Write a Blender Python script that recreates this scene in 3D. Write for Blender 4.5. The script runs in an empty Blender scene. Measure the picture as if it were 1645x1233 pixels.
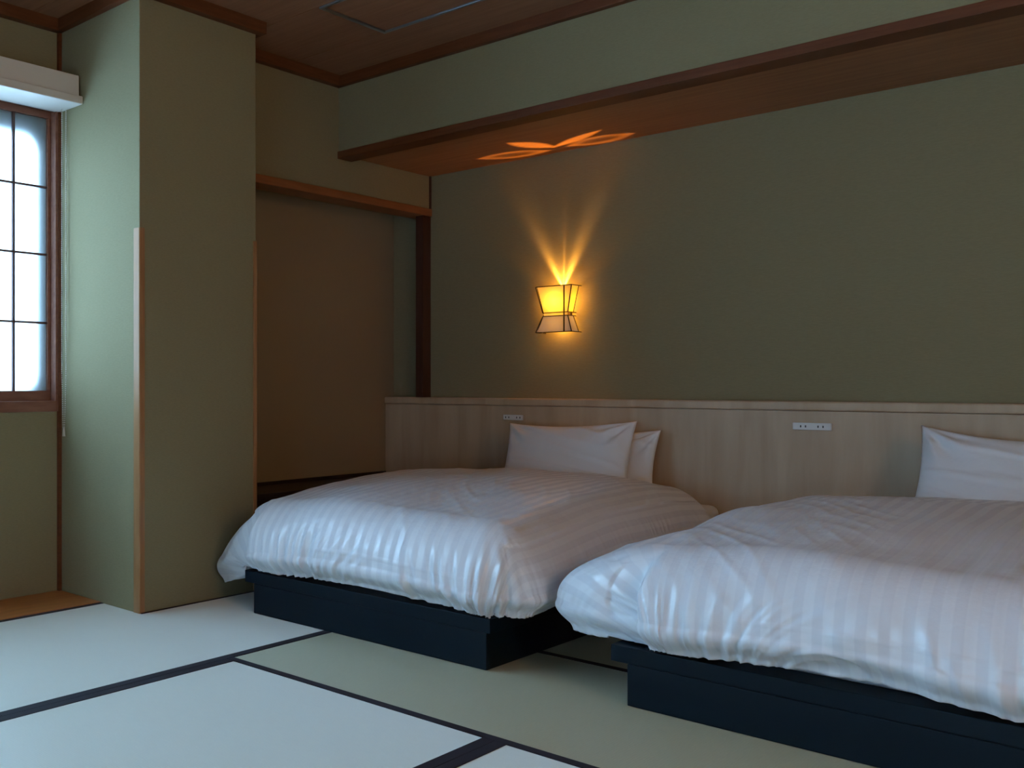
import bpy, bmesh, math, random
import numpy as np
from mathutils import Vector, Matrix, noise

C = bpy.context.scene.collection
D = bpy.data
sc = bpy.context.scene

# ------------------------------------------------------------------ camera
cam_d = D.cameras.new('camera'); cam = D.objects.new('camera', cam_d); C.objects.link(cam)
PX, HY, F = 150.0, 618.5, 1533.2
cam_d.sensor_width = 36.0; cam_d.sensor_fit = 'HORIZONTAL'
cam_d.lens = 36.0 * F / 1645.0
cam_d.shift_x = (822.5 - PX) / 1645.0
cam_d.shift_y = -(616.5 - HY) / 1645.0
cam.location = (0, 0, 0.9)
cam.rotation_euler = (math.radians(90), 0, math.atan2(0.782999, 0.622023))
cam_d.clip_start = 0.02
sc.camera = cam

# ------------------------------------------------------------------ world, exposure
sc.view_settings.view_transform = 'Standard'
sc.view_settings.look = 'None'
sc.view_settings.gamma = 1.0
sc.view_settings.use_curve_mapping = False
sc.view_settings.exposure = 0.0
w = D.worlds.new('sky'); sc.world = w; w.use_nodes = True
bg = w.node_tree.nodes['Background']
bg.inputs[0].default_value = (0.40, 0.68, 1.0, 1)
bg.inputs[1].default_value = 18.0
try:
    sc.cycles.max_bounces = 10; sc.cycles.diffuse_bounces = 6; sc.cycles.transmission_bounces = 8
    sc.cycles.use_denoising = True
    sc.cycles.sample_clamp_indirect = 12.0
except Exception:
    pass

# warm fill light added out of frame to brown the shadows, no lamp there
ld = D.lights.new('warm_fill_light', 'POINT'); ld.energy = 40; ld.color = (1.0, 0.70, 0.42); ld.shadow_soft_size = 0.18
lo = D.objects.new('warm_fill_light', ld); C.objects.link(lo); lo.location = (1.95, 1.1, 1.95)

# ------------------------------------------------------------------ materials
def mat(name, base, rough=0.6, spec=0.5, bump=None, vary=None, sheen=0, aniso=None, metallic=0, coat=0):
    """base colour; vary=(colour2, scale xyz, low, high) noise mix; bump=(scale xyz, strength, dist)."""
    m = D.materials.new(name); m.use_nodes = True
    nt = m.node_tree; N = nt.nodes; L = nt.links
    b = N['Principled BSDF']
    b.inputs['Base Color'].default_value = (*base, 1)
    b.inputs['Roughness'].default_value = rough
    b.inputs['Specular IOR Level'].default_value = spec
    b.inputs['Metallic'].default_value = metallic
    b.inputs['Coat Weight'].default_value = coat
    if sheen: b.inputs['Sheen Weight'].default_value = sheen
    tc = N.new('ShaderNodeTexCoord')
    if vary:
        mp = N.new('ShaderNodeMapping'); mp.inputs['Scale'].default_value = vary[1]
        nz = N.new('ShaderNodeTexNoise'); nz.inputs['Scale'].default_value = 1; nz.inputs['Detail'].default_value = 6
        nz.inputs['Distortion'].default_value = 0.4
        mr = N.new('ShaderNodeMapRange'); mr.inputs[1].default_value = vary[2]; mr.inputs[2].default_value = vary[3]
        mx = N.new('ShaderNodeMix'); mx.data_type = 'RGBA'
        mx.inputs[6].default_value = (*base, 1); mx.inputs[7].default_value = (*vary[0], 1)
        L.new(tc.outputs['Object'], mp.inputs[0]); L.new(mp.outputs[0], nz.inputs['Vector'])
        L.new(nz.outputs['Fac'], mr.inputs[0]); L.new(mr.outputs[0], mx.inputs[0])
        L.new(mx.outputs[2], b.inputs['Base Color'])
    if bump:
        mp = N.new('ShaderNodeMapping'); mp.inputs['Scale'].default_value = bump[0]
        nz = N.new('ShaderNodeTexNoise'); nz.inputs['Scale'].default_value = 1; nz.inputs['Detail'].default_value = 3
        bp = N.new('ShaderNodeBump'); bp.inputs['Strength'].default_value = bump[1]; bp.inputs['Distance'].default_value = bump[2]
        L.new(tc.outputs['Object'], mp.inputs[0]); L.new(mp.outputs[0], nz.inputs['Vector'])
        L.new(nz.outputs['Fac'], bp.inputs['Height']); L.new(bp.outputs[0], b.inputs['Normal'])
    return m

M = {}
M['wallpaper'] = mat('olive_wallpaper', (0.270, 0.232, 0.134), 0.85, 0.2, bump=((300, 300, 700), 0.12, 0.002),
                     vary=((0.250, 0.215, 0.122), (60, 60, 300), 0.35, 0.65))
M['cream_wall'] = mat('cream_wall', (0.70, 0.53, 0.35), 0.9, 0.15)
M['alcove'] = mat('alcove_plaster', (0.29, 0.225, 0.14), 0.9, 0.15, bump=((200, 200, 200), 0.15, 0.002))
M['dark_trim'] = mat('reddish_wood', (0.16, 0.050, 0.019), 0.5, 0.25, vary=((0.11, 0.034, 0.012), (6, 6, 60), 0.3, 0.7))
M['lintel'] = mat('lintel_wood', (0.30, 0.105, 0.036), 0.5, 0.4, vary=((0.22, 0.075, 0.026), (30, 5, 60), 0.3, 0.7))
M['post'] = mat('dark_post_wood', (0.075, 0.026, 0.018), 0.5, 0.4, vary=((0.05, 0.018, 0.012), (40, 40, 4), 0.3, 0.7))
M['soffit'] = mat('soffit_wood', (0.36, 0.165, 0.075), 0.5, 0.35, vary=((0.27, 0.115, 0.05), (3, 45, 3), 0.3, 0.7))
M['ceiling'] = mat('ceiling_wood', (0.34, 0.16, 0.085), 0.55, 0.3, vary=((0.27, 0.12, 0.062), (3, 40, 3), 0.3, 0.7))
M['guard'] = mat('orange_wood', (0.40, 0.20, 0.085), 0.4, 0.4, vary=((0.32, 0.15, 0.06), (60, 60, 5), 0.3, 0.7))
M['board'] = mat('polished_board', (0.52, 0.19, 0.045), 0.35, 0.4, vary=((0.40, 0.14, 0.035), (40, 4, 40), 0.3, 0.7))
M['frame'] = mat('window_wood', (0.26, 0.115, 0.075), 0.45, 0.4, vary=((0.2, 0.08, 0.055), (50, 8, 50), 0.3, 0.7))
M['muntin'] = mat('muntin_wood', (0.10, 0.06, 0.055), 0.5, 0.3)
M['maple'] = mat('pale_maple', (0.56, 0.42, 0.285), 0.42, 0.4, vary=((0.45, 0.32, 0.205), (14, 14, 1.6), 0.3, 0.7))
M['bed_base'] = mat('black_lacquer', (0.002, 0.008, 0.014), 0.45, 0.16, bump=((40, 300, 300), 0.1, 0.001))
M['platform'] = mat('dark_platform', (0.022, 0.012, 0.014), 0.45, 0.4)
M['border'] = mat('navy_cloth_border', (0.022, 0.018, 0.026), 0.75, 0.3, bump=((900, 900, 900), 0.2, 0.001))
M['subfloor'] = mat('subfloor', (0.10, 0.07, 0.05), 0.8)
M['white_plastic'] = mat('white_plastic', (0.74, 0.73, 0.72), 0.35, 0.5)
M['slot'] = mat('dark_slot', (0.02, 0.02, 0.02), 0.6)
M['blind'] = mat('cream_painted_metal', (0.62, 0.56, 0.50), 0.4, 0.4)
M['chain'] = mat('beige_chain', (0.60, 0.54, 0.46), 0.4, 0.4)
M['metal'] = mat('grey_metal', (0.30, 0.32, 0.35), 0.3, 0.5, metallic=0.9)
M['lamp_wood'] = mat('black_lamp_wood', (0.03, 0.014, 0.008), 0.5, 0.4)
M['sheet'] = mat('white_cotton', (0.78, 0.78, 0.80), 0.8, 0.2, sheen=0.1, bump=((500, 500, 500), 0.08, 0.001))
M['pillow'] = mat('white_pillowcase', (0.78, 0.77, 0.79), 0.75, 0.25, sheen=0.1, bump=((18, 18, 9), 0.35, 0.012))
M['outer'] = mat('grey_aluminium', (0.35, 0.42, 0.48), 0.6, 0.3)

def tatami(name, base, axis, sheen):
    """woven rush: fine ridges running across the mat (axis = direction of the ridges)"""
    m = D.materials.new(name); m.use_nodes = True
    nt = m.node_tree; N = nt.nodes; L = nt.links; b = N['Principled BSDF']
    tc = N.new('ShaderNodeTexCoord')
    mp = N.new('ShaderNodeMapping')
    mp.inputs['Scale'].default_value = (25, 700, 1) if axis == 'x' else (700, 25, 1)
    nz = N.new('ShaderNodeTexNoise'); nz.inputs['Scale'].default_value = 1; nz.inputs['Detail'].default_value = 2
    L.new(tc.outputs['Object'], mp.inputs[0]); L.new(mp.outputs[0], nz.inputs['Vector'])
    mx = N.new('ShaderNodeMix'); mx.data_type = 'RGBA'
    mx.inputs[6].default_value = (*[c * 0.9 for c in base], 1); mx.inputs[7].default_value = (*[min(1, c * 1.1) for c in base], 1)
    L.new(nz.outputs['Fac'], mx.inputs[0]); L.new(mx.outputs[2], b.inputs['Base Color'])
    b.inputs['Roughness'].default_value = 0.42
    b.inputs['Specular IOR Level'].default_value = 0.85
    b.inputs['Anisotropic'].default_value = 0.85
    b.inputs['Sheen Weight'].default_value = sheen; b.inputs['Sheen Roughness'].default_value = 0.5
    tg = N.new('ShaderNodeTangent'); tg.direction_type = 'RADIAL'; tg.axis = 'X' if axis == 'x' else 'Y'
    cx = N.new('ShaderNodeCombineXYZ'); cx.inputs[0 if axis == 'x' else 1].default_value = 1.0
    L.new(cx.outputs[0], b.inputs['Tangent'])
    wv = N.new('ShaderNodeTexWave'); wv.wave_type = 'BANDS'; wv.bands_direction = 'Y' if axis == 'x' else 'X'
    wv.inputs['Scale'].default_value = 45
    L.new(tc.outputs['Object'], wv.inputs['Vector'])
    bp = N.new('ShaderNodeBump'); bp.inputs['Strength'].default_value = 0.10; bp.inputs['Distance'].default_value = 0.0015
    L.new(wv.outputs['Fac'], bp.inputs['Height']); L.new(bp.outputs[0], b.inputs['Normal'])
    return m
M['tatami_across'] = tatami('rush_across_sheen_tint', (0.64, 0.67, 0.56), 'x', 1.0)  # paler base puts the sheen of this lay into the colour
M['tatami_along'] = tatami('rush_along_dull_tint', (0.48, 0.46, 0.30), 'y', 0.05)  # same rush with a duller base, its missing sheen painted in

def pane_mat():
    m = D.materials.new('frosted_pane'); m.use_nodes = True
    nt = m.node_tree; N = nt.nodes; L = nt.links
    N.remove(N['Principled BSDF'])
    t = N.new('ShaderNodeBsdfTranslucent'); t.inputs[0].default_value = (0.80, 0.82, 0.82, 1)
    d = N.new('ShaderNodeBsdfDiffuse'); d.inputs[0].default_value = (0.5, 0.5, 0.5, 1)
    mx = N.new('ShaderNodeMixShader'); mx.inputs[0].default_value = 0.12
    L.new(t.outputs[0], mx.inputs[1]); L.new(d.outputs[0], mx.inputs[2])
    L.new(mx.outputs[0], N['Material Output'].inputs[0])
    return m
M['pane'] = pane_mat()

def paper_mat(name, col):
    m = D.materials.new(name); m.use_nodes = True
    nt = m.node_tree; N = nt.nodes; L = nt.links
    N.remove(N['Principled BSDF'])
    t = N.new('ShaderNodeBsdfTranslucent'); t.inputs[0].default_value = (*col, 1)
    d = N.new('ShaderNodeBsdfDiffuse'); d.inputs[0].default_value = (0.75, 0.68, 0.62, 1)
    mx = N.new('ShaderNodeMixShader'); mx.inputs[0].default_value = 0.45
    L.new(t.outputs[0], mx.inputs[1]); L.new(d.outputs[0], mx.inputs[2])
    L.new(mx.outputs[0], N['Material Output'].inputs[0])
    return m
M['paper'] = paper_mat('lamp_paper', (0.84, 0.82, 0.42))
M['paper_low'] = paper_mat('lamp_paper_lower', (0.62, 0.62, 0.75))

def duvet_mat():
    m = D.materials.new('satin_stripe_cotton'); m.use_nodes = True
    nt = m.node_tree; N = nt.nodes; L = nt.links; b = N['Principled BSDF']
    uv = N.new('ShaderNodeUVMap'); uv.uv_map = 'cloth'
    sep = N.new('ShaderNodeSeparateXYZ'); L.new(uv.outputs[0], sep.inputs[0])
    mul = N.new('ShaderNodeMath'); mul.operation = 'MULTIPLY'; mul.inputs[1].default_value = 2 * math.pi / 0.042
    L.new(sep.outputs[0], mul.inputs[0])
    si = N.new('ShaderNodeMath'); si.operation = 'SINE'; L.new(mul.outputs[0], si.inputs[0])
    mr = N.new('ShaderNodeMapRange'); mr.interpolation_type = 'SMOOTHSTEP'
    mr.inputs[1].default_value = -0.35; mr.inputs[2].default_value = 0.35
    L.new(si.outputs[0], mr.inputs[0])
    mx = N.new('ShaderNodeMix'); mx.data_type = 'RGBA'
    mx.inputs[6].default_value = (0.715, 0.715, 0.755, 1); mx.inputs[7].default_value = (0.765, 0.765, 0.80, 1)
    L.new(mr.outputs[0], mx.inputs[0]); L.new(mx.outputs[2], b.inputs['Base Color'])
    r = N.new('ShaderNodeMapRange'); r.inputs[3].default_value = 0.8; r.inputs[4].default_value = 0.34
    L.new(mr.outputs[0], r.inputs[0]); L.new(r.outputs[0], b.inputs['Roughness'])
    s = N.new('ShaderNodeMapRange'); s.inputs[3].default_value = 0.15; s.inputs[4].default_value = 1.0
    L.new(mr.outputs[0], s.inputs[0]); L.new(s.outputs[0], b.inputs['Specular IOR Level'])
    b.inputs['Sheen Weight'].default_value = 0.08
    nz = N.new('ShaderNodeTexNoise'); nz.inputs['Scale'].default_value = 16; nz.inputs['Detail'].default_value = 4
    L.new(uv.outputs[0], nz.inputs['Vector'])
    bp = N.new('ShaderNodeBump'); bp.inputs['Strength'].default_value = 0.25; bp.inputs['Distance'].default_value = 0.008
    L.new(nz.outputs['Fac'], bp.inputs['Height']); L.new(bp.outputs[0], b.inputs['Normal'])
    return m
M['duvet'] = duvet_mat()

# ------------------------------------------------------------------ helpers
def link(name, me, parent=None, m=None):
    o = D.objects.new(name, me); C.objects.link(o)
    if parent: o.parent = parent
    if m is not None:
        me.materials.clear(); me.materials.append(m)
    return o

def box_bm(bm, x0, x1, y0, y1, z0, z1, bev=0.0):
    t = bmesh.new()
    bmesh.ops.create_cube(t, size=1)
    for v in t.verts:
        v.co = Vector(((x0 + x1) / 2 + v.co.x * (x1 - x0), (y0 + y1) / 2 + v.co.y * (y1 - y0), (z0 + z1) / 2 + v.co.z * (z1 - z0)))
    if bev: bmesh.ops.bevel(t, geom=t.edges[:], offset=bev, segments=2, affect='EDGES', profile=0.6)
    me = D.meshes.new('t'); t.to_mesh(me); t.free(); bm.from_mesh(me); D.meshes.remove(me)

def box(name, x0, x1, y0, y1, z0, z1, m, parent=None, bev=0.0):
    bm = bmesh.new(); box_bm(bm, x0, x1, y0, y1, z0, z1, bev)
    me = D.meshes.new(name); bm.to_mesh(me); bm.free()
    o = link(name, me, parent, m)
    return o

def boxes(name, lst, m, parent=None, bev=0.0):
    bm = bmesh.new()
    for b in lst: box_bm(bm, *b, bev)
    me = D.meshes.new(name); bm.to_mesh(me); bm.free()
    return link(name, me, parent, m)

def prism(name, pts, z0, z1, m, parent=None, bev=0.0):
    bm = bmesh.new()
    lo = [bm.verts.new((x, y, z0)) for x, y in pts]; hi = [bm.verts.new((x, y, z1)) for x, y in pts]
    bm.faces.new(lo[::-1]); bm.faces.new(hi); n = len(pts)
    for i in range(n): bm.faces.new((lo[i], lo[(i + 1) % n], hi[(i + 1) % n], hi[i]))
    bmesh.ops.recalc_face_normals(bm, faces=bm.faces[:])
    if bev: bmesh.ops.bevel(bm, geom=bm.edges[:], offset=bev, segments=2, affect='EDGES', profile=0.6)
    me = D.meshes.new(name); bm.to_mesh(me); bm.free()
    return link(name, me, parent, m)

def grid_mesh(name, P, UV=None, smooth=True):
    """P: (n, m, 3) array of points"""
    n, k = P.shape[:2]
    verts = P.reshape(-1, 3)
    i = np.arange(n - 1)[:, None] * k + np.arange(k - 1)[None, :]
    f = np.stack([i, i + k, i + k + 1, i + 1], -1).reshape(-1, 4)
    me = D.meshes.new(name)
    me.from_pydata(verts.tolist(), [], f.tolist())
    if UV is not None:
        uvl = me.uv_layers.new(name='cloth')
        idx = np.zeros(len(me.loops), dtype=np.int32); me.loops.foreach_get('vertex_index', idx)
        uvl.data.foreach_set('uv', UV.reshape(-1, 2)[idx].astype(np.float32).ravel())
    if smooth: me.polygons.foreach_set('use_smooth', [True] * len(me.polygons))
    me.update()
    return me

def empty(name, loc=(0, 0, 0)):
    o = D.objects.new(name, None); C.objects.link(o); o.location = loc; o.empty_display_size = 0.1
    return o
def tag(o, label, cat, group=None):
    o['label'] = label; o['category'] = cat
    if group: o['group'] = group
    return o
def struct(o):
    o['kind'] = 'structure'; return o

XW, XP, XL = -3.365, -2.835, -3.08           # window wall, pillar front, wall above the alcove
YP0, YP1, YB, YH = 2.485, 3.162, 4.07, 4.91   # pillar sides, beam face, headboard wall
ZC = 2.49                                      # ceiling
XR, YF = 2.2, -2.2                             # far sides of the room behind the camera
XA = -3.32                                     # back of the alcove

# ------------------------------------------------------------------ room shell
wp = M['wallpaper']
WZ0, WZ1, WY0, WY1 = 0.80, 2.125, -2.105, 2.478   # window opening
wl = struct(boxes('wall_left', [(XW - 0.16, XW, YF, YP0 + 0.02, -0.05, WZ0), (XW - 0.16, XW, YF, YP0 + 0.02, WZ1, ZC + .05),
                        (XW - 0.16, XW, YF, WY0, WZ0, WZ1), (XW - 0.16, XW, WY1, YP0 + 0.02, WZ0, WZ1)], wp))
pl = struct(box('wall_pillar', XW - 0.16, XP, YP0, YP1, -0.05, ZC + .05, wp, bev=0.003))
wa = struct(box('wall_alcove', XA - 0.12, XA, YP1, YH + 0.12, -0.05, ZC + .05, M['alcove']))
wu = struct(box('wall_far', XA, XL, YP1, YH, 1.905, ZC + .05, wp))
wh = struct(box('wall_back', XA, XR, YH, YH + 0.12, -0.05, ZC + .05, wp))
struct(box('wall_right', XR, XR + 0.12, YF, YH + .12, -0.05, ZC + .05, M['cream_wall']))
F2X0, F2X1 = -1.15, 0.65        # unseen low window, added behind the camera to light beds and floor
struct(boxes('wall_front', [(XW - .16, F2X0 - .03, YF - 0.12, YF, -0.05, ZC + .05), (F2X1 + .03, XR + .12, YF - 0.12, YF, -0.05, ZC + .05),
                            (F2X0 - .03, F2X1 + .03, YF - 0.12, YF, -0.05, 0.09), (F2X0 - .03, F2X1 + .03, YF - 0.12, YF, 1.37, ZC + .05)], wp))
# dropped beam over the beds
beam = struct(box('ceiling_beam', XL, XR, YB, YH, 2.105, ZC + .05, wp))
struct(box('trim_1', XL, XR, YB - 0.012, YB + 0.105, 2.070, 2.108, M['dark_trim'], bev=0.003)).name = 'trim_beam_edge'
struct(box('trim_soffit', XL, XR, YB + 0.105, YH, 2.093, 2.106, M['soffit']))
# lintel and post of the alcove
struct(box('trim_lintel', XL - 0.10, XL + 0.012, YP1, YH, 1.864, 1.906, M['lintel'], bev=0.003))
struct(box('trim_post', XL - 0.042, XL + 0.004, 4.831, YH, 0.832, 1.864, M['post'], bev=0.002))
struct(box('trim_post_upper', XL, XL + 0.008, YH - 0.012, YH, 1.906, 2.093, M['post']))
# cornices
cz0, cd = 2.436, 0.034
dt = M['dark_trim']
cor = [(XW, XW + cd, YF, YP0, cz0, ZC), (XW, XP + cd, YP0 - cd, YP0, cz0, ZC), (XP, XP + cd, YP0, YP1 + cd, cz0, ZC),
       (XL, XP, YP1, YP1 + cd, cz0, ZC), (XL, XL + cd, YP1 + cd, YB, cz0, ZC), (XL, XR, YB - cd, YB, cz0, ZC)]
for nm, c_ in zip(['cornice_window_wall', 'cornice_pillar_side', 'cornice_pillar_front', 'cornice_pillar_return', 'cornice_alcove_wall', 'cornice_beam'], cor):
    struct(box('trim_' + nm, *c_, dt, bev=0.003))
# corner post beside the window, two rounded corner guards on the pillar
struct(box('trim_corner_post', XW, XW + 0.016, YP0 - 0.016, YP0, 0.0, cz0, dt, bev=0.002))
def guard(x, y, sy, z1, nm):
    t, wd = 0.005, 0.030
    pts = []
    if sy < 0:   # wraps the corner towards -y
        ring = [(x - wd, y - t)] + [(x + t * math.sin(a) * 1.0, y - t * math.cos(a)) for a in [i * math.pi / 10 for i in range(0, 6)]] + [(x + t, y + wd * 0.75), (x, y + wd * 0.75), (x, y), (x - wd, y)]
    else:
        ring = [(x - wd, y + t)] + [(x + t * math.sin(a), y + t * math.cos(a)) for a in [i * math.pi / 10 for i in range(0, 6)]] + [(x + t, y - wd * 0.6), (x, y - wd * 0.6), (x, y), (x - wd, y)]
        ring = ring[::-1]
    o = prism(nm, ring, 0.0, z1, M['guard'])
    tag(struct(o), '', '') ; del o['label']; del o['category']
    return o
guard(XP, YP0, -1, 1.522, 'trim_corner_guard_left')
guard(XP, YP1, 1, 1.530, 'trim_corner_guard_right')

# ceiling: boards with grooves between them
ce = struct(box('ceiling', XW - .16, XR + .12, YF, YH, ZC + 0.012, ZC + 0.05, M['subfloor']))
rows = [3.69 - 0.456 * k for k in range(14)]
rows = [YB - 0.001] + rows
for a, b in zip(rows[:-1], rows[1:]):
    if b < YF: b = YF
    if a - b < 0.01: continue
    x = XW + 0.001
    box('ceiling_panel', x, XR, b + 0.0015, a - 0.0015, ZC - 0.002, ZC + 0.012, M['ceiling'], ce, bev=0.0012)
# metal-framed flush panel in the ceiling
fx0, fx1, fy0, fy1 = -2.55, -1.30, 3.236, 3.70
cf = empty('ceiling_frame', (fx0, fy0, ZC)); tag(cf, 'thin grey metal rectangle set flush in the brown ceiling', 'ceiling frame')
t = 0.016
for a in [(0, fx1 - fx0, 0, t), (0, fx1 - fx0, fy1 - fy0 - t, fy1 - fy0), (0, t, t, fy1 - fy0 - t), (fx1 - fx0 - t, fx1 - fx0, t, fy1 - fy0 - t)]:
    box('frame_bar', *a, -0.010, -0.001, M['metal'], cf, bev=0.002)

# ------------------------------------------------------------------ floor: tatami mats
fl = struct(box('floor', XW - .16, XR + .12, YF - .1, YH + .12, -0.10, -0.05, M['subfloor']))
XS1, XS2, YS1, YS2 = -2.184, -1.2585, 2.296, 3.203
bw = 0.031
def mat_rect(x0, x1, y0, y1, along, sides, notch=None):
    g = 0.0008
    if notch:
        pts = notch
        o = prism('tatami_mat', pts, -0.05, 0.0, M['tatami_across' if along == 'y' else 'tatami_along'], fl)
    else:
        o = box('tatami_mat', x0 + g, x1 - g, y0 + g, y1 - g, -0.05, 0.0, M['tatami_across' if along == 'y' else 'tatami_along'], fl, bev=0.001)
    for s in sides:
        r = {'x0': (x0 + g, x0 + bw, y0 + g, y1 - g), 'x1': (x1 - bw, x1 - g, y0 + g, y1 - g),
             'y0': (x0 + g, x1 - g, y0 + g, y0 + bw), 'y1': (x0 + g, x1 - g, y1 - bw, y1 - g)}[s] if isinstance(s, str) else s
        box('cloth_border', *r, -0.004, 0.0018, M['border'], o, bev=0.0006)
    return o
# column beside the window
g = .0008
mat_rect(XL, XS1, 1.42, 3.24, 'y', ['x1', (XL + g, XL + 0.022, 1.42, YP0 - .001), (XP + .001, XP + 0.013, YP0, 3.24)],
         notch=[(XL + g, 1.42), (XS1 - g, 1.42), (XS1 - g, 3.24), (XP + g, 3.24), (XP + g, YP0 - g), (XL + g, YP0 - g)])
mat_rect(XL, XS1, -0.40, 1.42, 'y', ['x0', 'x1'])
mat_rect(XL, XS1, YF, -0.40, 'y', ['x0', 'x1'])
mat_rect(XP, XS1, 3.24, YH - .1, 'y', ['x0', 'x1'])
for xa_, xb_ in ((XS1, XS2), (XS2, XS2 + 0.925), (XS2 + 0.925, XS2 + 1.85), (XS2 + 1.85, XR)):
    mat_rect(xa_, xb_, YS1 - 1.83 , YS1, 'y', ['x0', 'x1'])
    mat_rect(xa_, xb_, YS1 - 3.66, YS1 - 1.83, 'y', ['x0', 'x1'])
    mat_rect(xa_, xb_, YF, YS1 - 3.66, 'y', ['x0', 'x1'])
for xa_, xb_ in ((XS1, XS1 + 1.84), (XS1 + 1.84, XR)):
    mat_rect(xa_, xb_, YS1, YS2, 'x', ['y0', 'y1'])
    mat_rect(xa_, xb_, YS2, YS2 + 0.91, 'x', ['y1'])
    mat_rect(xa_, xb_, YS2 + 0.91, YH, 'x', [])
# polished board between window wall and mats
struct(box('trim_floor_board', XW, XL, YF, YP0, -0.05, 0.004, M['board'], bev=0.002))

# ------------------------------------------------------------------ window
def window(name, origin, rot, span, zlo, zhi, n_sash, zs):
    """local x = depth (0 at the wall face, into the room +), local y runs from span[0] to span[1]"""
    win = struct(empty(name, origin)); win.rotation_euler = (0, 0, rot)
    a0, a1 = span
    def wb(nm, x0, x1, y0, y1, z0, z1, m, bev=0.002): return box(nm, x0, x1, y0, y1, z0, z1, m, win, bev)
    wb('casing_jamb', -0.05, 0.010, a1, a1 + 0.030, zlo - 0.046, zhi + 0.038, M['frame'])
    wb('casing_jamb', -0.05, 0.010, a0 - 0.030, a0, zlo - 0.046, zhi + 0.038, M['frame'])
    wb('casing_sill', -0.05, 0.014, a0, a1, zlo - 0.046, zlo, M['frame'])
    wb('casing_head', -0.05, 0.012, a0, a1, zhi, zhi + 0.038, M['frame'])
    SX0, SX1 = -0.048, -0.026
    st = 0.016
    W_ = (a1 - a0) / n_sash; pitch = (W_ - 2 * st) / 5
    y1 = a1
    for s in range(n_sash):
        y0 = y1 - W_
        wb('sash_rail', SX0, SX1, y0, y1, zlo, zs[0], M['frame']); wb('sash_rail', SX0, SX1, y0, y1, zs[-1], zhi, M['frame'])
        for a in ((y0, y0 + st), (y1 - st, y1)):
            wb('sash_stile', SX0, SX1, *a, zs[0], zs[-1], M['frame'])
        for k in range(1, 5):
            yy = y1 - st - k * pitch
            wb('muntin', SX1 - 0.016, SX1 - 0.002, yy - 0.0055, yy + 0.0055, zs[0], zs[-1], M['muntin'], 0.001)
        for k in range(1, len(zs) - 1):
            wb('muntin', SX1 - 0.014, SX1 - 0.003, y0 + st, y1 - st, zs[k] - 0.0045, zs[k] + 0.0045, M['muntin'], 0.001)
        for k in range(5):
            for j in range(len(zs) - 1):
                wb('pane', SX0 + 0.006, SX0 + 0.009, y1 - st - (k + 1) * pitch, y1 - st - k * pitch, zs[j], zs[j + 1], M['pane'], 0)
        # outer metal leaf behind each sash with a rounded opening
        oy0, oy1, oz0, oz1 = y0 - 0.002, y1 + 0.002, zlo - 0.03, zhi + 0.03
        hy0, hy1, hz0, hz1, r = y0 + 0.066, y1 - 0.066, zs[0] + 0.0, zs[-1] - 0.085, 0.075
        bm = bmesh.new(); n = 8; hole = []
        for cx_, cz_, a_ in ((hy1 - r, hz1 - r, 0), (hy0 + r, hz1 - r, 90), (hy0 + r, hz0 + r, 180), (hy1 - r, hz0 + r, 270)):
            for i in range(n + 1):
                a = math.radians(a_ + 90 * i / n); hole.append((cx_ + r * math.cos(a), cz_ + r * math.sin(a)))
        outer = []; cy, cz_ = (oy0 + oy1) / 2, (oz0 + oz1) / 2
        corners = [(oy1, oz1), (oy0, oz1), (oy0, oz0), (oy1, oz0)]
        for i, (yy, zz) in enumerate(hole):
            c_ = corners[i // (n + 1)]; k_ = i % (n + 1)
            if k_ == n // 2: outer.append(c_)
            elif (k_ < n // 2) == (i // (n + 1) in (0, 2)): outer.append((c_[0], zz))
            else: outer.append((yy, c_[1]))
        layers = []
        for xx in (SX0 - 0.008, SX0 - 0.016):
            layers.append(([bm.verts.new((xx, a, b)) for a, b in hole], [bm.verts.new((xx, a, b)) for a, b in outer]))
        q = len(hole)
        for i in range(q):
            j = (i + 1) % q
            (h0, o0), (h1, o1) = layers
            bm.faces.new((h0[i], h0[j], o0[j], o0[i])); bm.faces.new((h1[j], h1[i], o1[i], o1[j]))
            bm.faces.new((h0[j], h0[i], h1[i], h1[j]))
        bmesh.ops.recalc_face_normals(bm, faces=bm.faces[:])
        me = D.meshes.new('outer_leaf'); bm.to_mesh(me); bm.free(); link('outer_leaf', me, win, M['outer'])
        y1 = y0
window('window_1', (XW, 0, 0), 0.0, (-2.08, 2.455), 0.832, 2.098, 5, [0.876, 1.172, 1.470, 1.764, 2.066])
window('window_added', (0, YF, 0), math.pi / 2, (-F2X1, -F2X0), 0.12, 1.34, 2, [0.16, 0.54, 0.92, 1.30])

# blind cassette above the window and its bead chain
bl = empty('roller_blind_cassette', (XW, 2.0, 2.09)); tag(bl, 'long cream blind cassette fixed over the window', 'blind')
L_ = -4.1
box('cassette_body', 0.0, 0.158, L_, 0.470, 0.034, 0.122, M['blind'], bl, bev=0.003)
box('cassette_lip', 0.0, 0.170, L_, 0.482, 0.0, 0.034, M['blind'], bl, bev=0.004)

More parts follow.
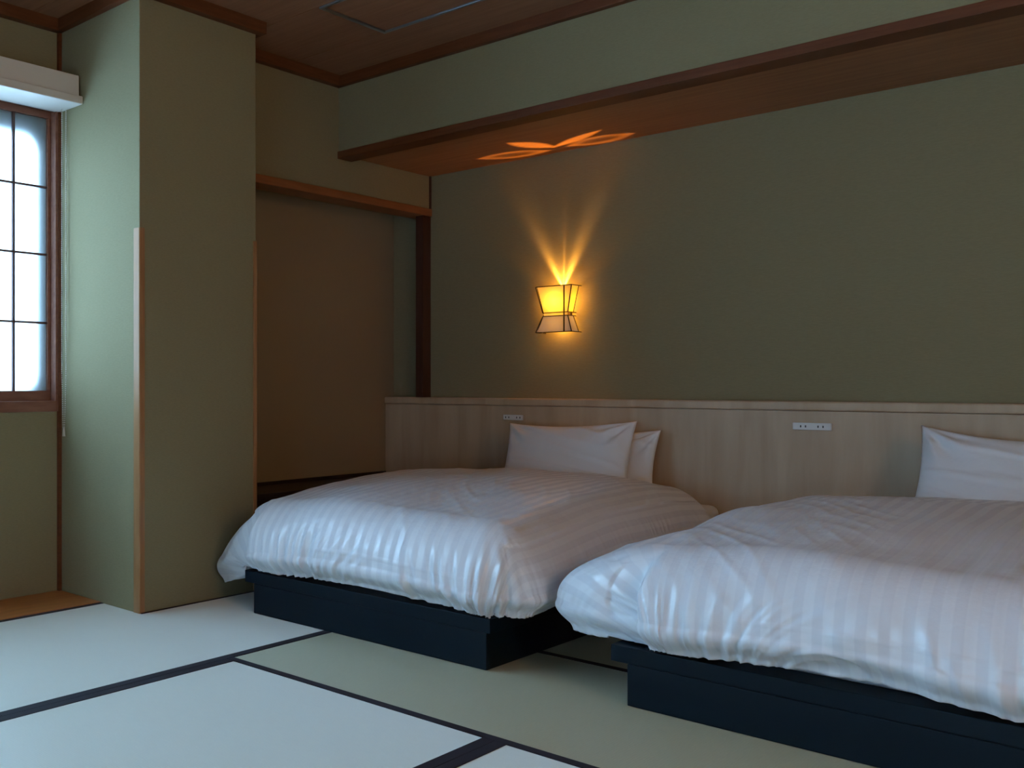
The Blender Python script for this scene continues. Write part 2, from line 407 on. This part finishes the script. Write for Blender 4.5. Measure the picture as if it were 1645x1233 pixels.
def chain():
    bm = bmesh.new()
    pts = []
    yA, yB_, zt, zb = 2.452, 2.474, 2.10, 0.70
    N_ = 150
    path = []
    for i in range(N_): path.append((yA, zt - (zt - zb - 0.02) * i / N_))
    for i in range(7):
        a = math.pi * i / 6; path.append(((yA + yB_) / 2 - (yB_ - yA) / 2 * math.cos(a), zb + 0.02 - 0.011 * math.sin(a)))
    for i in range(N_): path.append((yB_, zb + 0.02 + (zt - zb - 0.02) * i / N_))
    X0 = XW + 0.060
    for i, (y, z) in enumerate(path):
        # taper the loop towards its weight
        k = min(1, max(0, (z - zb) / 0.25)); y = (yA + yB_) / 2 + (y - (yA + yB_) / 2) * (0.25 + 0.75 * k)
        bmesh.ops.create_icosphere(bm, subdivisions=1, radius=0.0028, matrix=Matrix.Translation((X0, y, z)))
    bmesh.ops.create_cone(bm, cap_ends=True, segments=12, radius1=0.007, radius2=0.004, depth=0.03, matrix=Matrix.Translation((X0, (yA + yB_) / 2, zb - 0.005)))
    # thin cord through the beads
    for y in (yA, yB_):
        bmesh.ops.create_cone(bm, cap_ends=True, segments=6, radius1=0.0012, radius2=0.0012, depth=zt - zb - 0.25, matrix=Matrix.Translation((X0, y, (zt + zb + 0.25) / 2)))
    me = D.meshes.new('pull_chain'); bm.to_mesh(me); bm.free()
    me.polygons.foreach_set('use_smooth', [True] * len(me.polygons))
    o = link('pull_chain', me, None, M['chain'])
    tag(o, 'looped beige bead chain hanging from the blind beside the window', 'chain')
chain()

# ------------------------------------------------------------------ headboard
YHB = 4.820
hb = empty('headboard', (XA, YHB, 0)); tag(hb, 'long pale maple headboard panel along the wall behind both beds', 'headboard')
W_ = XR - XA
pw = 1.22
x = 0.0
k = 0
box('panel', 0.001, W_, 0.006, YH - YHB, 0.0, 0.792, M['maple'], hb, bev=0.001)
box('cap_rail', 0.001, W_, -0.006, YH - YHB, 0.794, 0.832, M['maple'], hb, bev=0.007)

def socket(x0, x1, z0, z1, label):
    r = empty('socket_plate', ((x0 + x1) / 2, YHB + 0.006, (z0 + z1) / 2))
    tag(r, label, 'socket', 'sockets on the headboard')
    hw, hh = (x1 - x0) / 2, (z1 - z0) / 2
    box('cover_plate', -hw, hw, -0.010, 0.0, -hh, hh, M['white_plastic'], r, bev=0.003)
    for cx in (-0.030, 0.030):
        for d in (-0.0085, 0.0085):
            box('slot', cx + d - 0.0022, cx + d + 0.0022, -0.0106, -0.006, -0.0045, 0.0045, M['slot'], r)
socket(-1.3185, -1.1845, 0.713, 0.743, 'white double socket plate on the bare headboard between the two beds')
socket(-2.594, -2.488, 0.718, 0.746, 'dim grey socket plate just above the left end of the far pillow')

# alcove platform
pf = empty('alcove_platform', (XA, YP1, 0)); tag(pf, 'low dark wooden platform in the alcove behind the far bed', 'platform')
Yl = YHB - YP1 - 0.001
box('platform_top', 0.001, 0.262, 0.0, Yl, 0.352, 0.382, M['platform'], pf, bev=0.003)
box('platform_front', 0.235, 0.255, 0.0, Yl, 0.0, 0.352, M['platform'], pf, bev=0.002)
box('back_strip', 0.001, 0.010, 0.0, Yl, 0.382, 0.400, M['platform'], pf, bev=0.001)

# ------------------------------------------------------------------ beds
def bed(x0, label):
    r = empty('bed', (x0, 2.840, 0)); tag(r, label, 'bed', 'low beds along the headboard')
    L2 = YHB - 2.840 - 0.004
    box('bed_base', 0.0, 0.973, 0.0, L2, 0.001, 0.118, M['bed_base'], r, bev=0.003)
    box('bed_deck', -0.042, 0.988, -0.005, L2, 0.1195, 0.166, M['bed_base'], r, bev=0.003)
    # mattress with soft edges
    bm = bmesh.new(); box_bm(bm, 0.0, 0.975, 0.075, L2 - .005, 0.166, 0.368)
    bmesh.ops.bevel(bm, geom=bm.edges[:], offset=0.035, segments=5, affect='EDGES', profile=0.5)
    me = D.meshes.new('mattress'); bm.to_mesh(me); bm.free(); me.polygons.foreach_set('use_smooth', [True] * len(me.polygons))
    link('mattress', me, r, M['sheet'])
    return r
B1, B2 = -2.557, -1.166
bed(B1, 'black low platform bed nearer the alcove and pillar')
bed(B2, 'black low platform bed at the right edge, nearer the camera')

def sm(e0, e1, x):
    t = np.clip((x - e0) / (e1 - e0), 0, 1); return t * t * (3 - 2 * t)

def duvet(name, bx, seed, label, ear, right_drop):
    """cloth draped over a rounded box, in coordinates of the bed: X across (0..0.975), Y from the foot"""
    rng = np.random.RandomState(seed)
    ns, nt_ = 300, 360
    rh, rv = 0.165, 0.200          # puffy edge: horizontal and vertical radius
    cx0, cx1, cy0, cy1 = ear['cx'][0], ear['cx'][1], 0.115, 1.44
    arc = (math.pi / 2) * 0.183
    OV = arc + 0.080               # length of cloth past the edge of the flat top
    s = np.linspace(cx0 - OV, cx1 + OV, ns); t = np.linspace(cy0 - OV, cy1 + 0.20, nt_)
    S, T = np.meshgrid(s, t, indexing='ij')
    us = np.where(S < cx0, cx0 - S, np.where(S > cx1, S - cx1, 0)); ds = np.where(S < cx0, -1.0, 1.0)
    ut = np.where(T < cy0, cy0 - T, 0); uh = np.where(T > cy1, T - cy1, 0)
    utt = ut + uh * 0.0
    dt_ = -1.0
    p = 4.0
    rho = (us ** p + utt ** p) ** (1 / p)
    nn = np.sqrt(us ** 2 + utt ** 2) + 1e-9
    ang = np.arctan2(utt, us + 1e-9)
    ddx, ddy = np.cos(ang) * ds, np.sin(ang) * dt_
    # profile: quarter ellipse, then nearly straight with a tuck under at the hem
    th = np.clip(rho / arc, 0, 1) * math.pi / 2
    Hh = rh * np.sin(th); Dd = rv * (1 - np.cos(th))
    ex = np.clip(rho - arc, 0, None)
    straight = np.clip(ex, 0, 0.082)
    tuck = np.clip(ex - 0.082, 0, None)
    Dd = Dd + straight + tuck * 0.25
    Hh = Hh + 0.012 * np.sin(np.clip(ex / 0.06, 0, 1) * math.pi) - 0.048 * sm(0.0, 0.085, ex) - tuck * 1.0
    X = np.clip(S, cx0, cx1) + ddx * Hh
    Y = np.clip(T, cy0, 99) + ddy * Hh
    ztop = 0.452 + 0.055 * sm(0.0, 0.75, T) * (1 - 0.25 * sm(1.2, 1.5, T))
    ztop = ztop + 0.022 * np.sin(np.clip((S - cx0) / (cx1 - cx0), 0, 1) * math.pi) 
    # head end rolls down onto the mattress
    he = np.clip(uh / 0.20, 0, 1)
    ztop = ztop - 0.125 * (1 - np.sqrt(np.clip(1 - he ** 2, 0, 1)))
    Y = Y - 0.06 * he ** 2
    Z = ztop - Dd * (1 - 0.0 * he)
    # wider overhang of the cloth on the left side, hanging lower, with an ear at the foot corner
    low = sm(ear['st'], ear['en'], rho / (arc + 0.06))
    lside = np.where(S < cx0, 1.0, 0.0) * np.cos(ang) ** 2
    gy = np.exp(-((T - ear['y']) / ear['w']) ** 4); lo2 = sm(0.55, 1.0, rho / (arc + 0.06))
    X = X - lside * low * (ear['base'] + ear['out'] * gy)
    Z = Z + lside * (-lo2 * (ear['lowbase'] + ear['low'] * gy) + 0.0)
    # crease where the ear folds against the foot end
    crease = np.exp(-((ang - ear['ca']) / 0.15) ** 2) * np.where(S < cx0, 1, 0) * sm(0.10, 1.0, rho / arc) * sm(0.02, 0.10, nn)
    X = X + crease * ear['cd']; Y = Y + crease * ear['cd'] * 0.7
    # right side hangs a little lower
    rside = np.where(S > cx1, 1.0, 0.0) * np.cos(ang) ** 2
    X = X + rside * low * right_drop[0]; Z = Z - rside * low * right_drop[1]
    P = np.stack([X, Y, Z], -1)
    # normals of the base form
    gs = np.gradient(P, axis=0); gt = np.gradient(P, axis=1)
    Nn = np.cross(gs, gt); Nn /= (np.linalg.norm(Nn, axis=-1, keepdims=True) + 1e-9)
    # wrinkles
    off = rng.rand(3) * 50
    hem = np.clip(0.9 * sm(0.50, 1.0, rho / arc) + ex / 0.2, 0, 1.2)
    foot = np.sin(ang) ** 2 * (ut > 0)
    # coordinate along the edge of the cloth
    le = np.where(us > ut, T * 1.0 + 7.3 * ds, S)
    corner = np.sin(2 * ang) ** 2 * (nn > 1e-3)
    disp = np.zeros_like(S)
    nz = noise.noise
    flat = np.stack([S, T, rho], -1)
    for i in range(ns):
        for j in range(nt_):
            si, ti, rr = flat[i, j]
            d = 0.0
            h = hem[i, j]
            d += 0.016 * nz(Vector((si * 3 + off[0], ti * 3 + off[1], 0)))
            d += 0.0042 * nz(Vector((si * 8 + off[1], ti * 6 + off[2], 3)))
            # long soft diagonal creases on the top
            a = si * 0.86 + ti * 0.5; b = -si * 0.5 + ti * 0.86
            r1 = nz(Vector((a * 13 + off[2], b * 2.6, 7)))
            d += 0.0040 * math.exp(-(r1 * 4.5) ** 2) * (0.4 + 1.2 * nz(Vector((si * 2.2, ti * 2.2, 9 + seed))))
            if h > 0 and uh[i, j] == 0:
                along = si if ut[i, j] > us[i, j] else ti * 1.0 + 3
                sk = 0.35 * nz(Vector((along * 2.2 + off[0], 0, 5))) * (rr - 0.1) * 3
                q1 = nz(Vector(((along + sk) * 20 + off[0], rr * 2.0, 11)))
                q2 = nz(Vector(((along + sk * 1.5) * 42 + off[1], rr * 3.0, 13)))
                amp = 0.5 + 0.9 * max(0, nz(Vector((along * 4 + off[2], 1, 17))) + 0.35)
                d += h * amp * (0.0150 * (0.6 - 2.2 * abs(q1)) + 0.0075 * (0.6 - 2 * abs(q2)))
            c = corner[i, j]
            if c > 0.02:
                aa = ang[i, j]
                d += c * sm(0.3, 1.1, rr / arc) * 0.011 * math.sin(aa * 21 + 2.0 * nz(Vector((aa * 3, rr * 6, seed))))
            disp[i, j] = d
    # long seam of piping across the foot end
    seam = np.exp(-((rho - (arc - 0.03)) / 0.003) ** 2) * foot * sm(0.22, 0.4, S)
    disp = disp + 0.0022 * seam
    disp = disp * np.where((us > ut) & (hem > 0), 0.22, 1.0)
    P = P + Nn * disp[..., None]
    P[..., 2] = np.maximum(P[..., 2], np.where((P[..., 0] > -0.075) & (P[..., 1] > -0.06) & (P[..., 0] < 1.03), 0.174, 0.02))
    P[..., 0] += bx; P[..., 1] += 2.840
    me = grid_mesh(name, P, np.stack([S, T], -1))
    o = link(name, me, None, M['duvet'])
    # thickness so that the hem reads as cloth
    md = o.modifiers.new('thickness', 'SOLIDIFY'); md.thickness = 0.006; md.offset = -1
    tag(o, label, 'duvet', 'white striped duvets')
    return o
duvet('duvet', B1, 3, 'white satin-striped duvet on the bed nearer the alcove',
      dict(cx=(0.065, 0.93), y=0.08, w=0.28, base=0.03, out=0.17, lowbase=0.03, low=0.075, ca=0.98, cd=0.04, st=0.45, en=1.0), (0.02, 0.0))
duvet('duvet', B2, 8, 'white satin-striped duvet on the right bed, cut by the frame',
      dict(cx=(0.11, 0.90), y=0.12, w=0.24, base=0.06, out=0.130, lowbase=0.0, low=0.012, ca=0.98, cd=0.055, st=0.0, en=0.8), (0.0, 0.0))

# ------------------------------------------------------------------ pillows
def pillow(cx, yb, zb, wd, ht, lean, roll, yaw, seed, label, T=0.075, conc=0.14):
    n, k = 90, 66
    a = np.linspace(-1, 1, n); b = np.linspace(-1, 1, k)
    A, B = np.meshgrid(a, b, indexing='ij')
    # concave edges leave pointed corners
    X = A * wd / 2 * (1 - 0.055 * (1 - B ** 2)); Zz = B * ht / 2 * (1 - conc * (1 - A ** 2) * np.where(B > 0, 1.0, 0.4))
    X = X + np.sign(A) * 0.0 ; 
    e = (1 - np.abs(A) ** 3.2) * (1 - np.abs(B) ** 3.0)
    th = T * np.clip(e, 0, 1) ** 0.52
    off = seed * 7.7
    D_ = np.zeros_like(A)
    for i in range(n):
        for j in range(k):
            x_, z_ = X[i, j] / 0.3, Zz[i, j] / 0.2
            d = 0.010 * noise.noise(Vector((x_ * 1.6 + off, z_ * 1.4, 1)))
            # creases that fan from the two upper corners
            for sx in (-1, 1):
                px_, pz_ = A[i, j] - sx, B[i, j] - 1
                r_ = math.hypot(px_ * 1.35, pz_); an = math.atan2(-pz_, abs(px_) * 1.35 + 1e-6)
                d += 0.0125 * math.sin(an * 10 + seed + sx) * math.exp(-((r_ - 0.42) / 0.38) ** 2)
            d += 0.007 * max(0, 1 - 5 * abs(noise.noise(Vector((x_ * 0.9 + z_ * 1.6 + off, z_ * 0.5 - x_ * .3, 4)))))
            D_[i, j] = d * min(1, e[i, j] * 3)
    def side(sg):
        return np.stack([X, sg * (th + D_ * (1 if sg < 0 else 0.4)), Zz], -1)
    me_f = side(-1); me_b = side(1)
    P = np.concatenate([me_f, me_b[::-1]], 0)
    # two shells sharing the seam, welded
    bm = bmesh.new()
    for Q, flip in ((me_f, False), (me_b, True)):
        V = [[bm.verts.new(Q[i, j]) for j in range(k)] for i in range(n)]
        for i in range(n - 1):
            for j in range(k - 1):
                f = (V[i][j], V[i + 1][j], V[i + 1][j + 1], V[i][j + 1])
                bm.faces.new(f[::-1] if flip else f)
    bmesh.ops.remove_doubles(bm, verts=bm.verts[:], dist=0.0004)
    bmesh.ops.recalc_face_normals(bm, faces=bm.faces[:])
    me = D.meshes.new('pillow'); bm.to_mesh(me); bm.free()
    me.polygons.foreach_set('use_smooth', [True] * len(me.polygons))
    R = Matrix.Rotation(yaw, 4, 'Z') @ Matrix.Rotation(-lean, 4, 'X') @ Matrix.Rotation(roll, 4, 'Y') @ Matrix.Translation((0, 0, ht / 2))
    me.transform(R)
    o = link('pillow', me, None, M['pillow']); o.location = (cx, yb, zb)
    tag(o, label, 'pillow', 'white pillows')
    return o
pillow(-2.150, 4.500, 0.372, 0.60, 0.385, 0.42, -0.05, 0.0, 1, 'front white pillow of the far bed, pinched upper corners', T=0.062)
pillow(-2.090, 4.650, 0.372, 0.58, 0.335, 0.33, -0.02, 0.0, 5, 'white pillow peeking out behind the front one on the far bed', T=0.042)
pillow(-0.590, 4.520, 0.372, 0.60, 0.405, 0.42, 0.03, 0.0, 9, 'white pillow on the near bed, cut by the right edge', conc=0.24)

# ------------------------------------------------------------------ wall lamp
LX, LYF = -2.322, 4.802
lamp = empty('wall_lamp', (LX, YH, 1.168)); tag(lamp, 'glowing paper wall lamp in hourglass shape above the far bed', 'lamp')
ly = LYF - YH   # front, relative
def quad_panel(name, pts, th_dir, m, t=0.0015):
    bm = bmesh.new()
    a = [bm.verts.new(p) for p in pts]; b = [bm.verts.new((p[0] + th_dir[0] * t, p[1] + th_dir[1] * t, p[2] + th_dir[2] * t)) for p in pts]
    bm.faces.new(a); bm.faces.new(b[::-1])
    for i in range(4): bm.faces.new((a[i], a[(i + 1) % 4], b[(i + 1) % 4], b[i]))
    bmesh.ops.recalc_face_normals(bm, faces=bm.faces[:])
    me = D.meshes.new(name); bm.to_mesh(me); bm.free(); return link(name, me, lamp, m)
def bar(bm, p, q, r=0.0022):
    p = Vector(p); q = Vector(q); d = q - p
    mtx = Matrix.Translation((p + q) / 2) @ d.to_track_quat('Z', 'Y').to_matrix().to_4x4()
    ret = bmesh.ops.create_cone(bm, cap_ends=True, segments=4, radius1=r * 1.3, radius2=r * 1.3, depth=d.length, matrix=mtx)
def shade(z0, w0, z1, w1, d0, d1, m, nm):
    """w half widths, d depth of the front from the wall"""
    p = lambda w_, d_, z_, s_: (s_ * w_, -d_, z_)
    quad_panel(nm, [p(w0, d0, z0, -1), p(w0, d0, z0, 1), p(w1, d1, z1, 1), p(w1, d1, z1, -1)], (0, 1, 0), m)
    for s_ in (-1, 1):
        quad_panel(nm, [(s_ * w0, -d0, z0), (s_ * w0, -0.032, z0), (s_ * w1, -0.032, z1), (s_ * w1, -d1, z1)], (-s_, 0, 0), m)
    bm = bmesh.new()
    for s_ in (-1, 1):
        bar(bm, (s_ * w0, -d0, z0), (s_ * w1, -d1, z1))
        bar(bm, (s_ * w0, -0.032, z0), (s_ * w1, -0.032, z1), 0.0020)
        for w_, d_, z_ in ((w0, d0, z0), (w1, d1, z1)):
            bar(bm, (s_ * w_, -d_, z_), (s_ * w_, -0.002, z_), 0.0018)
    for w_, d_, z_ in ((w0, d0, z0), (w1, d1, z1)):
        bar(bm, (-w_, -d_, z_), (w_, -d_, z_), 0.0018)
    me = D.meshes.new('lamp_frame'); bm.to_mesh(me); bm.free(); link('lamp_frame', me, lamp, M['lamp_wood'])
shade(0.099, 0.063, 0.232, 0.090, 0.088, 0.108, M['paper'], 'upper_shade')
shade(0.000, 0.090, 0.082, 0.063, 0.108, 0.088, M['paper_low'], 'lower_shade')
bm = bmesh.new(); bar(bm, (0.054, -0.110, -0.001), (0.054, -0.110, 0.233), 0.0028); bar(bm, (-0.084, -0.106, 0.0), (-0.058, -0.09, 0.09), 0.0012)
bar(bm, (-0.058, -0.09, 0.095), (-0.084, -0.108, 0.232), 0.0012)
me = D.meshes.new('front_bar'); bm.to_mesh(me); bm.free(); link('front_bar', me, lamp, M['lamp_wood'])
box('waist_strip', -0.060, 0.060, -0.086, -0.0845, 0.083, 0.098, M['paper'], lamp)
box('back_plate', -0.04, 0.04, -0.008, 0.0, 0.05, 0.17, M['lamp_wood'], lamp, bev=0.002)
# glass bulb with socket
bm = bmesh.new()
bmesh.ops.create_cone(bm, cap_ends=True, segments=16, radius1=0.011, radius2=0.011, depth=0.034, matrix=Matrix.Translation((0, -0.018, 0.155)) @ Matrix.Rotation(math.pi / 2, 4, 'X'))
me = D.meshes.new('bulb_holder'); bm.to_mesh(me); bm.free(); link('bulb_holder', me, lamp, M['lamp_wood'])

WARM = (1.0, 0.50, 0.10)
pld = D.lights.new('bulb_light', 'POINT'); pld.energy = 2.4; pld.color = (1.0, 0.42, 0.045); pld.shadow_soft_size = 0.018
plo = D.objects.new('bulb_light', pld); C.objects.link(plo); plo.parent = lamp; plo.location = (0.0, -0.058, 0.160)

p2 = D.lights.new('lower_leak_light', 'POINT'); p2.energy = 0.6; p2.color = (1.0, 0.46, 0.06); p2.shadow_soft_size = 0.012  # added light for the glow leaking below, not a second bulb
p2o = D.objects.new('lower_leak_light', p2); C.objects.link(p2o); p2o.parent = lamp; p2o.location = (0.0, -0.035, 0.030)

# the beams that the bulb's reflector throws upwards: a spot with a petal pattern
sd = D.lights.new('reflector_light', 'SPOT'); sd.energy = 15.0; sd.color = (1.0, 0.45, 0.07); sd.shadow_soft_size = 0.002
sd.spot_size = math.radians(150); sd.spot_blend = 0.3
so = D.objects.new('reflector_light', sd); C.objects.link(so); so.parent = lamp; so.location = (0.0, -0.055, 0.222)
so.rotation_euler = (math.pi, 0, 0)      # looks up: local x = x, local y = -y, local z = -z
sd.use_nodes = True
nt = sd.node_tree; N = nt.nodes; L = nt.links
em = N['Emission']
tc = N.new('ShaderNodeTexCoord'); sp = N.new('ShaderNodeSeparateXYZ'); L.new(tc.outputs['Normal'], sp.inputs[0])
def math_(op, a, b=None, c=None):
    n_ = N.new('ShaderNodeMath'); n_.operation = op
    for i, v in enumerate((a, b, c)):
        if v is None: continue
        if isinstance(v, (int, float)): n_.inputs[i].default_value = v
        else: L.new(v, n_.inputs[i])
    return n_.outputs[0]
az = math_('ABSOLUTE', sp.outputs[2]); az = math_('MAXIMUM', az, 0.01)
SGX, SGY = 1.0, -1.0
qx = math_('MULTIPLY', math_('DIVIDE', sp.outputs[0], az), SGX)
qy = math_('MULTIPLY', math_('DIVIDE', sp.outputs[1], az), SGY)
def lobe(cx, cy, ang, la, lb, ring=0.0, gain=1.0):
    ca, sa = math.cos(ang), math.sin(ang)
    dx = math_('SUBTRACT', qx, cx); dy = math_('SUBTRACT', qy, cy)
    u = math_('DIVIDE', math_('ADD', math_('MULTIPLY', dx, ca), math_('MULTIPLY', dy, sa)), la)
    v = math_('DIVIDE', math_('SUBTRACT', math_('MULTIPLY', dy, ca), math_('MULTIPLY', dx, sa)), lb)
    # leaf: |v| < 1 - u^2
    edge = math_('SUBTRACT', 1.0, math_('MULTIPLY', u, u))
    f_ = math_('SUBTRACT', edge, math_('ABSOLUTE', v))
    f_ = math_('MULTIPLY', f_, 1.9); n_ = N.new('ShaderNodeClamp'); L.new(f_, n_.inputs[0]); f_ = n_.outputs[0]
    if ring:
        v2 = math_('SUBTRACT', 1.0, math_('MULTIPLY', ring, math_('EXPONENT', math_('MULTIPLY', -6.0, math_('POWER', math_('ADD', math_('MULTIPLY', v, v), math_('MULTIPLY', math_('MULTIPLY', u, u), 0.8)), 2.0)))))
        f_ = math_('MULTIPLY', f_, v2)
    return math_('MULTIPLY', f_, gain)
def seg(p, q, wd, ring=0.0, gain=1.0):
    return lobe((p[0] + q[0]) / 2, (p[1] + q[1]) / 2, math.atan2(q[1] - p[1], q[0] - p[0]), math.dist(p, q) / 2, wd, ring, gain)
tot = None
for l in (seg((-0.02, -0.02), (-0.54, -0.20), 0.125, 0.93), seg((0.03, -0.06), (-0.14, -0.50), 0.085, 0.2),
          seg((-0.02, -0.08), (0.46, -0.33), 0.06, 0.15), seg((0.06, -0.05), (0.56, -0.06), 0.13, 0.93)):
    tot = l if tot is None else math_('ADD', tot, l)
# narrow streaks grazing the wall (qy > 0)
def streak(c, w_, g_):
    d = math_('DIVIDE', math_('SUBTRACT', qx, c), w_)
    e_ = math_('EXPONENT', math_('MULTIPLY', -1.0, math_('MULTIPLY', d, d)))
    return math_('MULTIPLY', e_, g_)
st = math_('ADD', streak(-0.45, 0.14, 1.0), math_('ADD', streak(0.38, 0.14, 1.0), math_('ADD', streak(0.02, 0.035, 0.4), streak(-0.05, 0.42, 0.32))))
gy_ = N.new('ShaderNodeMapRange'); gy_.interpolation_type = 'SMOOTHSTEP'; gy_.inputs[1].default_value = 0.03; gy_.inputs[2].default_value = 0.12
L.new(qy, gy_.inputs[0])
st = math_('MULTIPLY', st, gy_.outputs[0])
tot = math_('ADD', math_('MULTIPLY', tot, 5.0), math_('MULTIPLY', st, 0.85))
tot = math_('ADD', tot, 0.02)
L.new(tot, em.inputs['Strength'])
